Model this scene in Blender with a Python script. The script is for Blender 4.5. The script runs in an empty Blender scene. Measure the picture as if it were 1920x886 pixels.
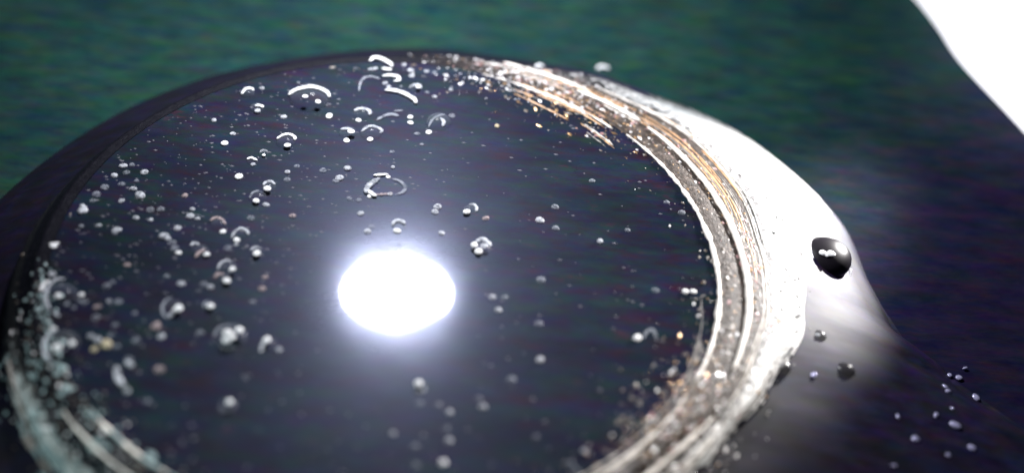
import bpy, bmesh, math, random
from mathutils import Vector, Matrix
from math import sin, cos, pi, radians
random.seed(7)
sc = bpy.context.scene
C = sc.collection
S = 0.05                      # radius of the dark disc in metres; all lengths below are in disc radii

# ------------------------------------------------------------------ camera
EL, DIST, AIM, ROLL = 0.73455, 4.3537, Vector((0.3632, 0.1304, 0)), 0.0912
d_ = Vector((0, cos(EL), -sin(EL))); r_ = Vector((1, 0, 0)); u_ = Vector((0, sin(EL), cos(EL)))
cx = r_*cos(ROLL) + u_*sin(ROLL); cy = u_*cos(ROLL) - r_*sin(ROLL)
cam = bpy.data.cameras.new('camera'); co = bpy.data.objects.new('camera', cam); C.objects.link(co)
m = Matrix((cx, cy, -d_)).transposed().to_4x4(); m.translation = (AIM - d_*DIST)*S
co.matrix_world = m
cam.angle = radians(40); cam.clip_start = 0.005; cam.clip_end = 20
cam.dof.use_dof = True; cam.dof.focus_distance = (DIST+0.22)*S; cam.dof.aperture_fstop = 6.5
sc.camera = co
# ------------------------------------------------------------------ light
w = bpy.data.worlds.new('World'); sc.world = w; w.use_nodes = True
bg = w.node_tree.nodes['Background']; bg.inputs[0].default_value = (0.35, 0.4, 0.75, 1); bg.inputs[1].default_value = 0.03
sc.view_settings.view_transform = 'Standard'; sc.view_settings.look = 'None'
sc.view_settings.exposure = 0; sc.view_settings.gamma = 1; sc.view_settings.use_curve_mapping = False

def lamp(name, kind, loc, aim, power, col, **kw):
    l = bpy.data.lights.new(name, kind); l.energy = power*S*S; l.color = col
    for k, v in kw.items(): setattr(l, k, v)
    o = bpy.data.objects.new(name, l); C.objects.link(o); o.location = Vector(loc)*S
    o.rotation_euler = (Vector(aim)-Vector(loc)).to_track_quat('-Z', 'Y').to_euler()
    return o
# the round lamp that is mirrored in the dark liquid: hangs level behind the lens
lamp('round_lamp', 'AREA', (-0.165, 1.687, 1.825), (-0.165, 1.687, 0), 175, (0.93, 0.95, 1.0), shape='ELLIPSE', size=0.50*S, size_y=0.47*S)
# added unseen spot: strong light from the right onto the bevel
lamp('added_side_spot', 'SPOT', (3.0, 2.5, 0.42), (1.14, 0.40, 0.0), 2300, (1.0, 0.97, 0.95), spot_size=radians(24), spot_blend=0.75, shadow_soft_size=0.10*S)
# added weak warm fill from the front right onto the near part of the bevel
lamp('near_fill', 'SPOT', (2.6, -2.6, 1.7), (0.98, -0.62, -0.06), 300, (1.0, 0.95, 0.9), spot_size=radians(21), spot_blend=0.9, shadow_soft_size=0.2*S)
# added unseen spot that brightens the white table at the far right
lamp('table_fill', 'SPOT', (3.6, 3.6, 2.2), (2.9, 2.2, -0.34), 900, (0.97, 0.96, 1.0), spot_size=radians(36), spot_blend=0.5, shadow_soft_size=0.2*S)
# added weak cool fill from the front left
lamp('front_fill', 'SPOT', (-3.0, -3.2, 2.0), (-0.68, -0.95, -0.1), 420, (0.8, 1.0, 1.0), spot_size=radians(20), spot_blend=0.8, shadow_soft_size=0.2*S)

# ------------------------------------------------------------------ materials
def mat(name):
    M = bpy.data.materials.new(name); M.use_nodes = True
    nt = M.node_tree; return M, nt, nt.nodes['Principled BSDF']
def N(nt, t, **kw):
    n = nt.nodes.new(t)
    for k, v in kw.items():
        if isinstance(v, tuple) or k not in n.bl_rna.properties.keys(): n.inputs[k.replace('_', ' ')].default_value = v
        else: setattr(n, k, v)
    return n
def coords(nt, scale=(1, 1, 1)):
    t = nt.nodes.new('ShaderNodeTexCoord'); mp = nt.nodes.new('ShaderNodeMapping')
    mp.inputs['Scale'].default_value = [s/S for s in scale]
    nt.links.new(t.outputs['Object'], mp.inputs['Vector']); return mp.outputs[0]
def noise(nt, vec, scale, detail=3, rough=0.6):
    n = nt.nodes.new('ShaderNodeTexNoise'); n.inputs['Scale'].default_value = scale
    n.inputs['Detail'].default_value = detail; n.inputs['Roughness'].default_value = rough
    nt.links.new(vec, n.inputs['Vector']); return n.outputs['Fac']
def ramp(nt, fac, stops, interp='LINEAR'):
    r = nt.nodes.new('ShaderNodeValToRGB'); r.color_ramp.interpolation = interp
    el = r.color_ramp.elements
    while len(el) < len(stops): el.new(0.5)
    for e, (p, c) in zip(el, stops): e.position = p; e.color = c if len(c) == 4 else (*c, 1)
    nt.links.new(fac, r.inputs[0]); return r.outputs[0]
def mixc(nt, fac, a, b, blend='MIX'):
    x = nt.nodes.new('ShaderNodeMix'); x.data_type = 'RGBA'; x.blend_type = blend
    for sock, v in ((0, fac), (6, a), (7, b)):
        if hasattr(v, 'links') or hasattr(v, 'is_linked'): nt.links.new(v, x.inputs[sock])
        else: x.inputs[sock].default_value = v if not isinstance(v, tuple) or len(v) == 4 else (*v, 1)
    return x.outputs[2]
def bump(nt, bsdf, fac, strength, dist):
    b = nt.nodes.new('ShaderNodeBump'); b.inputs['Strength'].default_value = strength; b.inputs['Distance'].default_value = dist*S
    nt.links.new(fac, b.inputs['Height']); nt.links.new(b.outputs[0], bsdf.inputs['Normal'])

def chroma(nt, scale=22, sx=0.35):
    # fine red / green / violet fleck standing in for camera noise, drawn out sideways
    v = coords(nt, (sx, 1.0, 1.0)); o = []
    for k in range(3):
        a = nt.nodes.new('ShaderNodeVectorMath'); a.inputs[1].default_value = (7.3*k, 3.1*k, 0); nt.links.new(v, a.inputs[0])
        m = nt.nodes.new('ShaderNodeMapRange'); nt.links.new(noise(nt, a.outputs[0], scale, 3, 0.7), m.inputs[0])
        m.inputs[1].default_value = 0.3; m.inputs[2].default_value = 0.7; m.inputs[3].default_value = 0.25; m.inputs[4].default_value = 1.75; o.append(m.outputs[0])
    c = nt.nodes.new('ShaderNodeCombineColor')
    for i in range(3): nt.links.new(o[i], c.inputs[i])
    return c.outputs[0]
# green mat: mottled green, drifting to violet towards the front right corner
def mk_mat():
    M, nt, b = mat('green_mat'); v = coords(nt); vs = coords(nt, (0.5, 1.4, 1))
    fine = noise(nt, vs, 14, 4, 0.7); mid = noise(nt, v, 2.2, 3); hue = noise(nt, vs, 7, 2)
    green = ramp(nt, mid, [(0.3, (0.0065, 0.024, 0.024)), (0.7, (0.0105, 0.035, 0.029))])
    viol = ramp(nt, mid, [(0.3, (0.013, 0.012, 0.036)), (0.7, (0.019, 0.015, 0.044))])
    sep = nt.nodes.new('ShaderNodeSeparateXYZ'); nt.links.new(v, sep.inputs[0])
    a = N(nt, 'ShaderNodeMath', operation='MULTIPLY_ADD'); nt.links.new(sep.outputs[0], a.inputs[0]); a.inputs[1].default_value = 0.45; a.inputs[2].default_value = -0.04
    c = N(nt, 'ShaderNodeMath', operation='MULTIPLY_ADD'); nt.links.new(sep.outputs[1], c.inputs[0]); c.inputs[1].default_value = -0.42; nt.links.new(a.outputs[0], c.inputs[2])
    e = N(nt, 'ShaderNodeMath', operation='MULTIPLY_ADD'); nt.links.new(hue, e.inputs[0]); e.inputs[1].default_value = 0.7; nt.links.new(c.outputs[0], e.inputs[2])
    f = ramp(nt, e.outputs[0], [(0.35, (0, 0, 0)), (0.95, (1, 1, 1))])
    col = mixc(nt, f, green, viol)
    mott = ramp(nt, fine, [(0.3, (0.5, 0.6, 0.9)), (0.5, (1, 1, 1)), (0.68, (1.7, 1.12, 1.0))])
    col = mixc(nt, 1.0, col, mott, 'MULTIPLY')
    col = mixc(nt, 0.45, col, chroma(nt), 'MULTIPLY')
    nt.links.new(col, b.inputs['Base Color']); b.inputs['Roughness'].default_value = 0.85; b.inputs['Specular IOR Level'].default_value = 0.03
    bump(nt, b, fine, 0.3, 0.01)
    return M
def mk_liquid():
    M, nt, b = mat('dark_liquid'); v = coords(nt, (0.6, 1.6, 1))
    n1 = noise(nt, v, 9, 4, 0.7); n2 = noise(nt, v, 3.0, 3)
    c1 = ramp(nt, n1, [(0.3, (0.018, 0.006, 0.010)), (0.45, (0.009, 0.009, 0.020)), (0.6, (0.006, 0.016, 0.018)), (0.7, (0.026, 0.012, 0.018))])
    c2 = ramp(nt, n2, [(0.35, (0.6, 0.65, 0.7)), (0.65, (1.3, 1.25, 1.3))])
    nt.links.new(mixc(nt, 0.65, mixc(nt, 1.0, c1, c2, 'MULTIPLY'), chroma(nt), 'MULTIPLY'), b.inputs['Base Color'])
    bump(nt, b, noise(nt, coords(nt), 2.6, 2), 0.25, 0.004)
    nt.links.new(b.inputs['Normal'].links[0].from_socket, b.inputs['Coat Normal'])
    b.inputs['Roughness'].default_value = 0.15; b.inputs['IOR'].default_value = 1.22
    b.inputs['Specular Tint'].default_value = (0.55, 0.62, 1.0, 1)
    b.inputs['Coat Weight'].default_value = 1; b.inputs['Coat Roughness'].default_value = 0.03; b.inputs['Coat IOR'].default_value = 1.4
    g = nt.nodes.new('ShaderNodeBsdfGlossy'); g.inputs['Roughness'].default_value = 0.45; g.inputs['Color'].default_value = (0.65, 0.7, 1.0, 1)
    mx = nt.nodes.new('ShaderNodeMixShader'); mx.inputs[0].default_value = 0.010
    nt.links.new(b.outputs[0], mx.inputs[1]); nt.links.new(g.outputs[0], mx.inputs[2]); nt.links.new(mx.outputs[0], nt.nodes['Material Output'].inputs[0])
    return M
def simple(name, col, rough, spec=0.5, alpha=None, metal=0, bumpy=None, coat=0):
    M, nt, b = mat(name); b.inputs['Base Color'].default_value = (*col, 1); b.inputs['Roughness'].default_value = rough
    b.inputs['Specular IOR Level'].default_value = spec; b.inputs['Metallic'].default_value = metal; b.inputs['Coat Weight'].default_value = coat
    if alpha is not None: b.inputs['Alpha'].default_value = alpha
    if bumpy: v = coords(nt); bump(nt, b, noise(nt, v, bumpy[0], 4, 0.7), bumpy[1], bumpy[2])
    return M
def ramp_xy(nt, ax, ay, lo, hi, nz=0.0):
    # 0..1 across the object along (ax, ay)
    v = coords(nt); sp = nt.nodes.new('ShaderNodeSeparateXYZ'); nt.links.new(v, sp.inputs[0])
    a = N(nt, 'ShaderNodeMath', operation='MULTIPLY'); nt.links.new(sp.outputs[0], a.inputs[0]); a.inputs[1].default_value = ax
    b = N(nt, 'ShaderNodeMath', operation='MULTIPLY_ADD'); nt.links.new(sp.outputs[1], b.inputs[0]); b.inputs[1].default_value = ay; nt.links.new(a.outputs[0], b.inputs[2])
    c = N(nt, 'ShaderNodeMath', operation='MULTIPLY_ADD'); nt.links.new(noise(nt, v, 30, 4, 0.7), c.inputs[0]); c.inputs[1].default_value = nz; nt.links.new(b.outputs[0], c.inputs[2])
    m = nt.nodes.new('ShaderNodeMapRange'); nt.links.new(c.outputs[0], m.inputs[0]); m.inputs[1].default_value = lo+nz/2; m.inputs[2].default_value = hi+nz/2
    return m.outputs[0]
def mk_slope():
    # dark glass, its lit right side painted brown-grey, its shaded left near black
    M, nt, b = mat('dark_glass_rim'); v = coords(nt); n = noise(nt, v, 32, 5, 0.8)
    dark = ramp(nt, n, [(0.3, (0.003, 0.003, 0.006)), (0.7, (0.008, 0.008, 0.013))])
    lit_brown = ramp(nt, n, [(0.32, (0.012, 0.010, 0.010)), (0.47, (0.040, 0.031, 0.026)), (0.58, (0.085, 0.066, 0.056)), (0.7, (0.2, 0.16, 0.14))])
    nt.links.new(mixc(nt, ramp_xy(nt, 1, 0.25, 0.2, 0.75, 0.5), dark, lit_brown), b.inputs['Base Color'])
    b.inputs['Roughness'].default_value = 0.5; b.inputs['Specular IOR Level'].default_value = 0.1; bump(nt, b, n, 0.4, 0.02)
    return M
def mk_band():
    M, nt, b = mat('frosted_glass_and_glare'); v = coords(nt); n = noise(nt, v, 34, 5, 0.8); n2 = noise(nt, v, 7, 4)
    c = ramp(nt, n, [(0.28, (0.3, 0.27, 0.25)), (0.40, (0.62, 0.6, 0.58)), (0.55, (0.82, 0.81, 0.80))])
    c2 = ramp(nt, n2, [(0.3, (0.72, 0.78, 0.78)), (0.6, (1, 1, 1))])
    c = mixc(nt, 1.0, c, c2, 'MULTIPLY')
    # dark flecks at its inner edge; towards back and left the shade is painted in
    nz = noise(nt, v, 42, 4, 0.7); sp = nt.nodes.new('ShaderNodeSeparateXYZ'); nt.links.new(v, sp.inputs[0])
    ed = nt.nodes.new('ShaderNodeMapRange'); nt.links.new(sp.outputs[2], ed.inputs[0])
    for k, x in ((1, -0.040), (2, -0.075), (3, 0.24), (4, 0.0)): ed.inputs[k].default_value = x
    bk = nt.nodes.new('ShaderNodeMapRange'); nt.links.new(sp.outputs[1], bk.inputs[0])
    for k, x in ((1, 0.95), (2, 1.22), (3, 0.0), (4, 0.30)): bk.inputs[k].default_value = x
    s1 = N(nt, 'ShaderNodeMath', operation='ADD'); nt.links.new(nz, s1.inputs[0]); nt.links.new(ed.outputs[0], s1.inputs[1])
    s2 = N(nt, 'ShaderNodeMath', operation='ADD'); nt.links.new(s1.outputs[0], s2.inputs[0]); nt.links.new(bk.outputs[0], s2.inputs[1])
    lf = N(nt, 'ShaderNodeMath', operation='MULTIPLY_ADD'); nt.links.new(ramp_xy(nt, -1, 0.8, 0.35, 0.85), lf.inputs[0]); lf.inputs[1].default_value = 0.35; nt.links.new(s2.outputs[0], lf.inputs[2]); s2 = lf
    shade_flecks = ramp(nt, s2.outputs[0], [(0.60, (0, 0, 0)), (0.70, (1, 1, 1))])
    nt.links.new(mixc(nt, shade_flecks, c, (0.018, 0.015, 0.017)), b.inputs['Base Color']); b.inputs['Roughness'].default_value = 0.35; bump(nt, b, n, 0.7, 0.02)
    return M
def mk_shoulder():
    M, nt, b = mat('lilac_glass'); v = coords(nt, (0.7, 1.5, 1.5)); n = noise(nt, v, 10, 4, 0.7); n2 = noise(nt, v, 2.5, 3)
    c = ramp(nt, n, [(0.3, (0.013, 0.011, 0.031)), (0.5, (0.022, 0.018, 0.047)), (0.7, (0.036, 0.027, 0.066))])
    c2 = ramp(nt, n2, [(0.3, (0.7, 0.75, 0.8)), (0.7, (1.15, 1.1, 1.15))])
    # lamplight painted in: lilac on the lit right side, nearly black in the shade elsewhere
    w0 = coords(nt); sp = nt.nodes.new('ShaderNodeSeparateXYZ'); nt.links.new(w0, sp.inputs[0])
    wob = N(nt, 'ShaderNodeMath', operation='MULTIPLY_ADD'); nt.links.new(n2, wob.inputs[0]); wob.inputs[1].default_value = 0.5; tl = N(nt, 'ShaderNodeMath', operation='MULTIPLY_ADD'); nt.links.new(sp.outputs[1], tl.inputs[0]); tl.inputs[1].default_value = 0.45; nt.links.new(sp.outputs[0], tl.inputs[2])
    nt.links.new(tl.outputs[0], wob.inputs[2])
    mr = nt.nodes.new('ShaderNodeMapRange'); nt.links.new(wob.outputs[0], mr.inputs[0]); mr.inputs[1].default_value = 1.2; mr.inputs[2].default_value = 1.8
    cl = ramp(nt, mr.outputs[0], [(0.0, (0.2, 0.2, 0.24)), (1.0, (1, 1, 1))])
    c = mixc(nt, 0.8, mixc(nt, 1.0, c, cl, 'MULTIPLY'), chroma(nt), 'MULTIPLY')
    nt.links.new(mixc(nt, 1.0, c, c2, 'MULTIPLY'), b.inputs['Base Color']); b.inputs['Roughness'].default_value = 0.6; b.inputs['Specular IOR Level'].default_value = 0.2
    bump(nt, b, n2, 0.15, 0.03)
    return M
def mk_film(name, col, dens, spread):
    # thin milky skin: seen through face on, denser where it is seen edge on; glossy
    M, nt, b = mat(name); b.inputs['Base Color'].default_value = (*col, 1); b.inputs['Roughness'].default_value = 0.12
    lw = nt.nodes.new('ShaderNodeLayerWeight'); lw.inputs[0].default_value = 0.35
    a = N(nt, 'ShaderNodeMath', operation='MULTIPLY_ADD'); nt.links.new(lw.outputs['Facing'], a.inputs[0]); a.inputs[1].default_value = spread; a.inputs[2].default_value = dens
    nt.links.new(a.outputs[0], b.inputs['Alpha']); return M
def mk_white(name, col, alpha, scale, ragged=0.5):
    # milky foam skin, thinner in places
    M, nt, b = mat(name); v = coords(nt)
    oi = nt.nodes.new('ShaderNodeObjectInfo'); a = N(nt, 'ShaderNodeVectorMath', operation='MULTIPLY_ADD')
    nt.links.new(oi.outputs['Random'], a.inputs[0]); a.inputs[1].default_value = (19, 31, 47); nt.links.new(v, a.inputs[2])
    n = noise(nt, a.outputs[0], scale, 2)
    b.inputs['Base Color'].default_value = (*col, 1)
    m = nt.nodes.new('ShaderNodeMapRange'); nt.links.new(n, m.inputs[0]); m.inputs[1].default_value = 0.36; m.inputs[2].default_value = 0.56
    m.inputs[3].default_value = alpha*(1-ragged); m.inputs[4].default_value = alpha
    nt.links.new(m.outputs[0], b.inputs['Alpha'])
    b.inputs['Roughness'].default_value = 0.6; b.inputs['Specular IOR Level'].default_value = 0.25; return M

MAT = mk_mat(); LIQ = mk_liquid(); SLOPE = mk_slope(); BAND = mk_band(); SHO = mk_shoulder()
TABLE = simple('white_table', (0.82, 0.82, 0.84), 0.4, bumpy=(20, 0.1, 0.01))
RIDGE = simple('cream_ridge', (0.9, 0.84, 0.76), 0.22, bumpy=(60, 0.5, 0.01))
FILM = mk_film('bubble_film', (0.35, 0.38, 0.45), 0.015, 0.22)
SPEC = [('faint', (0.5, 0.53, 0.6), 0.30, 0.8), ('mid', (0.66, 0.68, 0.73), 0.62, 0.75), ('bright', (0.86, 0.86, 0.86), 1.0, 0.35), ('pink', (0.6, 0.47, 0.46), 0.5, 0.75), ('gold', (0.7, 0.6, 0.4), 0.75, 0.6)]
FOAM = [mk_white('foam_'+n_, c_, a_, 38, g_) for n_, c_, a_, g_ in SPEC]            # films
FLECK = [mk_white('fleck_'+n_, c_, a_, 1.5, g_) for n_, c_, a_, g_ in SPEC]         # modelled highlights, and specks
DARKB = simple('dark_bubble', (0.012, 0.010, 0.014), 0.3, 0.3)
BROWNB = simple('grey_bubble', (0.02, 0.018, 0.022), 0.3, 0.3, alpha=0.6)
GRAINS = [simple('grain_white', (0.8, 0.78, 0.78), 0.3), simple('grain_gold', (0.40, 0.24, 0.11), 0.3, metal=0.5), simple('grain_pink', (0.42, 0.22, 0.21), 0.35), simple('grain_grey', (0.11, 0.085, 0.065), 0.5), simple('grain_teal', (0.30, 0.40, 0.40), 0.4)]
DIRT = simple('dark_dirt', (0.03, 0.026, 0.026), 0.6)
GLINT = simple('glint', (0.6, 0.58, 0.85), 0.15, metal=0.3)

# ------------------------------------------------------------------ helpers
def make(name, verts, faces, m, parent=None, smooth=True):
    me = bpy.data.meshes.new(name); me.from_pydata([Vector(v)*S for v in verts], [], faces); me.update()
    if smooth: me.polygons.foreach_set('use_smooth', [True]*len(me.polygons))
    me.materials.append(m); o = bpy.data.objects.new(name, me); C.objects.link(o); o.parent = parent
    return o
def tag(o, label=None, cat=None, group=None, kind=None):
    for k, v in (('label', label), ('category', cat), ('group', group), ('kind', kind)):
        if v: o[k] = v
    return o
def empty(name, loc):
    o = bpy.data.objects.new(name, None); C.objects.link(o); o.location = Vector(loc)*S; o.empty_display_size = 0.1*S; return o
def link(name, me, parent, loc, scale, rz=0):
    o = bpy.data.objects.new(name, me); C.objects.link(o); o.parent = parent
    o.location = Vector(loc)*S; o.scale = scale; o.rotation_euler = (0, 0, rz); return o
def table(t):
    ks = sorted(t)
    def f(th):
        th = th % 360
        for a, b in zip(ks, ks[1:] + [ks[0]+360]):
            if a <= th <= b:
                u = (th-a)/(b-a); u = u*u*(3-2*u); return t[a]*(1-u) + t[b % 360]*u
        th += 360; a, b = ks[-1], ks[0]+360; u = (th-a)/(b-a); u = u*u*(3-2*u); return t[a]*(1-u)+t[b % 360]*u
    return f
# outline radius at each angle (degrees) for the levels of the lens
r_ring2 = table({0: 1.093, 46: 1.104, 75: 1.07, 120: 1.05, 200: 1.055, 240: 1.06, 300: 1.05, 320: 1.05, 340: 1.08})
r_band = table({0: 1.285, 10: 1.325, 26: 1.415, 38: 1.43, 58: 1.345, 80: 1.22, 110: 1.13, 150: 1.12, 200: 1.14, 240: 1.16, 300: 1.12, 332: 1.135, 345: 1.195})
r_foot = table({0: 1.78, 7: 1.64, 14: 1.63, 25: 1.672, 40: 1.655, 62: 1.578, 85: 1.52, 120: 1.47, 160: 1.44, 220: 1.5, 270: 1.9, 310: 2.4, 335: 2.5, 350: 2.15})
LEV = [(lambda t: 1.0, 0.0), (lambda t: 1.04, 0.005), (r_ring2, 0.02), (lambda t: r_ring2(t)+0.36*(r_band(t)-r_ring2(t)), 0.042),
       (lambda t: r_ring2(t)+0.75*(r_band(t)-r_ring2(t)), 0.078), (r_band, 0.12), (lambda t: r_band(t)+0.30*(r_foot(t)-r_band(t)), 0.165),
       (lambda t: r_band(t)+0.66*(r_foot(t)-r_band(t)), 0.222), (lambda t: r_band(t)+0.9*(r_foot(t)-r_band(t)), 0.272), (r_foot, 0.305)]
def height(r, th):
    prev = (0.0, 0.0)
    if r <= 1: return 0.0
    for (f0, h0), (f1, h1) in zip(LEV, LEV[1:]):
        a, b = f0(th), f1(th)
        if a <= r <= b: return -(h0 + (h1-h0)*(r-a)/(b-a))
    return -0.3
NS = 360
def loft(name, lo, hi, m, parent, sub=3, wob=0.0):
    rows = []
    for i in range(lo, hi):
        for k in range(sub if i < hi-1 else sub+1): rows.append((i, k/sub))
    V, F = [], []
    for i, u in rows:
        for j in range(NS):
            th = 360*j/NS; a, b = LEV[i], LEV[i+1]
            r = a[0](th)*(1-u)+b[0](th)*u; h = a[1]*(1-u)+b[1]*u
            V.append((r*cos(radians(th)), r*sin(radians(th)), -h))
    for k in range(len(rows)-1):
        for j in range(NS):
            F.append((k*NS+j, k*NS+(j+1) % NS, (k+1)*NS+(j+1) % NS, (k+1)*NS+j)[::-1])
    return make(name, V, F, m, parent)
def tube(pts, rad, flat=0.8, taper=True, seg=7, sub=5, jit=0.0):
    P = [Vector(p) for p in pts]
    if len(P) == 2: P = [P[0], (P[0]+P[1])/2, P[1]]
    Q = []
    E = [P[0]*2-P[1]] + P + [P[-1]*2-P[-2]]
    for i in range(1, len(E)-2):
        for k in range(sub):
            t = k/sub; p0, p1, p2, p3 = E[i-1:i+3]
            Q.append(0.5*((2*p1)+(p2-p0)*t+(2*p0-5*p1+4*p2-p3)*t*t+(3*p1-p0-3*p2+p3)*t**3))
    Q.append(P[-1]); V, F = [], []
    n = len(Q)
    for i, q in enumerate(Q):
        tg = (Q[min(i+1, n-1)]-Q[max(i-1, 0)]).normalized(); sd = tg.cross(Vector((0, 0, 1))).normalized(); up = sd.cross(tg)
        u = i/(n-1); r = rad*((0.35+0.65*(4*u*(1-u))**0.5) if taper else 1)*(1+random.uniform(-jit, jit))
        for k in range(seg):
            a = 2*pi*k/seg; V.append(q+sd*cos(a)*r+up*sin(a)*r*flat)
    for i in range(n-1):
        for k in range(seg):
            F.append((i*seg+k, i*seg+(k+1) % seg, (i+1)*seg+(k+1) % seg, (i+1)*seg+k))
    F.append(tuple(range(seg))[::-1]); F.append(tuple((n-1)*seg+k for k in range(seg)))
    return V, F
def blob(seed, sub=2, rough=0.12):
    rr = random.Random(seed); bm = bmesh.new(); bmesh.ops.create_icosphere(bm, subdivisions=sub, radius=1)
    ph = [(Vector((rr.uniform(-2, 2) for _ in range(3))), rr.uniform(0, 6)) for _ in range(4)]
    for v in bm.verts:
        v.co *= 1 + rough*sum(sin(v.co.dot(k)+p) for k, p in ph)/2
    for f in bm.faces: f.smooth = True
    return bm
def blob_mesh(name, seed, m, rough=0.12, sub=2):
    bm = blob(seed, sub, rough); me = bpy.data.meshes.new(name)
    for v in bm.verts: v.co *= S
    bm.to_mesh(me); bm.free(); me.materials.append(m); return me

# ------------------------------------------------------------------ setting: white table, green mat
n = 1
V = [(-8, -6, -0.345), (8, -6, -0.345), (8, 9, -0.345), (-8, 9, -0.345)]
tag(make('table_surface', V, [(0, 1, 2, 3)], TABLE, smooth=False), kind='structure')
# mat outline: its right side and upper right corner as seen, the rest closing behind and in front
edge = [(1.2, -2.6), (2.1, -1.6), (2.75, -0.6), (2.66, 0.3), (2.46, 0.95), (2.29, 1.42), (2.142, 1.8), (2.087, 2.05), (2.035, 2.23), (1.94, 2.47),
        (1.75, 2.8), (1.4, 3.15), (0.9, 3.4), (0.2, 3.5), (-0.8, 3.4), (-1.9, 2.9), (-2.7, 2.0), (-3.0, 0.8), (-2.9, -0.8), (-2.2, -2.2), (-1.0, -2.9), (0.3, -3.0)]
P = [Vector((x, y, 0)) for x, y in edge]; O = []
for i in range(len(P)):
    p0, p1, p2, p3 = P[i-1], P[i], P[(i+1) % len(P)], P[(i+2) % len(P)]
    for k in range(6):
        t = k/6; O.append(0.5*((2*p1)+(p2-p0)*t+(2*p0-5*p1+4*p2-p3)*t*t+(3*p1-p0-3*p2+p3)*t**3))
k = len(O); ctr = Vector((-0.4, 0.2, 0))
V = [(p.x, p.y, -0.345) for p in O] + [(p.x, p.y, -0.318) for p in O] + [((p+(ctr-p).normalized()*0.014).x, (p+(ctr-p).normalized()*0.014).y, -0.305) for p in O] + [(ctr.x, ctr.y, -0.305)]
F = []
for a in (0, k):
    F += [(a+i, a+(i+1) % k, a+k+(i+1) % k, a+k+i) for i in range(k)]
F += [(2*k+i, 2*k+(i+1) % k, 3*k) for i in range(k)]
tag(make('green_mat', V, F, MAT, smooth=False), 'dark mottled green mat with a rounded outline under the round lens', 'mat')

# ------------------------------------------------------------------ the lens
lens = tag(empty('glass_lens', (0, 0, -0.305)), 'squat round glass lens, its rim bright on the right and dark on the left', 'glass lens')
base = empty('x', (0, 0, 0)); bpy.data.objects.remove(base)
def under(o):        # keep world coordinates of a part under the lens
    o.parent = lens; o.location = -lens.location; return o
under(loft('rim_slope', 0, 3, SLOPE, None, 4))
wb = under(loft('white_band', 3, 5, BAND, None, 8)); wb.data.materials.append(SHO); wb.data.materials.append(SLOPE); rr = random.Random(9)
for p in wb.data.polygons:      # the white breaks into shoulder glass in flecks towards the lower right outer edge
    c = p.center/S; th = math.degrees(math.atan2(c.y, c.x)); hh = -c.z
    u = (hh-0.042)/0.078
    if th < -4 and rr.random() < max(0, u-0.55)*2.2*min(1, (-4-th)/12): p.material_index = 1
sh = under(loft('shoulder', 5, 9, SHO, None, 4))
# glare on the upper right of the shoulder, painted white with a ragged edge
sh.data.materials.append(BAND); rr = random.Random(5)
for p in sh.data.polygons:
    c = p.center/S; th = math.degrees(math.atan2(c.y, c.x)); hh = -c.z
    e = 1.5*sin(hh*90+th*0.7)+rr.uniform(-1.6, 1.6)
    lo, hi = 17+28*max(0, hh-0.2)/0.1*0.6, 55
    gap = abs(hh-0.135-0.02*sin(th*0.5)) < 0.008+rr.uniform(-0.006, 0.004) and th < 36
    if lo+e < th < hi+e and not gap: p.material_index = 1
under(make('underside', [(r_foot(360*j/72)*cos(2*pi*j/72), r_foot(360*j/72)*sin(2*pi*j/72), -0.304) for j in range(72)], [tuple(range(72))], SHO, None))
def arc(name, rf, h, a0, a1, rad, m, gap=0.0, jit=0.15, seed=1):
    rr = random.Random(seed); st = max(6, int(abs(a1-a0)/2)); pts = []
    for i in range(st+1):
        th = a0+(a1-a0)*i/st; r = rf(th)+rr.uniform(-0.0008, 0.0008)
        pts.append((r*cos(radians(th)), r*sin(radians(th)), h))
    V, F = tube(pts, rad, 0.45, True, 6, 2, jit); return under(make(name, V, F, m))
random.seed(11)
one = lambda t: 1.0
arc('ridge', one, 0.002, -24, 44, 0.0075, RIDGE, jit=0.45)
arc('ridge', r_ring2, -0.013, -18, 44, 0.0115, RIDGE, jit=0.15)
arc('ridge', r_ring2, -0.013, 46, 60, 0.013, RIDGE, jit=0.5)
arc('ridge', lambda t: 0.985, 0.0, 47, 70, 0.0055, RIDGE, jit=0.7)
arc('ridge', lambda t: 1.13, -0.03, 58, 76, 0.0055, RIDGE, jit=0.7)
arc('ridge', one, 0.0, -52, -30, 0.005, RIDGE, jit=0.4)
arc('ridge', lambda t: r_ring2(t)+0.02, -0.022, -50, -28, 0.0055, RIDGE, jit=0.4)
arc('ridge', one, 0.0, 225, 243, 0.0055, RIDGE, jit=0.5)
arc('ridge', lambda t: 1.055, -0.012, 222, 240, 0.005, RIDGE, jit=0.5)
arc('ridge', lambda t: 1.09, -0.05, 215, 240, 0.0055, RIDGE, jit=0.5)

# fine turned lines round the rim, on the right and at the lower left and right
GOLDL = simple('gold_line', (0.62, 0.34, 0.15), 0.35); GREYL = simple('grey_line', (0.20, 0.18, 0.16), 0.4); TEALL = simple('teal_line', (0.22, 0.29, 0.29), 0.4)
rr = random.Random(17)
for k in range(78):
    f = rr.uniform(0.0, 1.0); m = rr.choice((GREYL, GREYL, GOLDL, RIDGE))
    a0 = rr.uniform(-55, 40); a1 = a0+rr.uniform(12, 40)
    rf = lambda t, f=f: 1.0+f*(LEV[3][0](t)-0.99)
    zz = -0.001-0.042*f
    arc('turned_line', rf, zz, a0, min(a1, 78), rr.uniform(0.0010, 0.0032), m, jit=0.6)
for k in range(46):
    f = rr.uniform(-0.5, 0.9); a0 = rr.uniform(42, 66)
    rf = lambda t, f=f: 1.0+f*(LEV[3][0](t)-0.99)
    arc('turned_line', rf, 0.001-0.042*max(0, f), a0, a0+rr.uniform(4, 18), rr.uniform(0.0012, 0.0035), rr.choice((GOLDL, RIDGE, GOLDL, GREYL)), jit=0.8)
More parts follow.
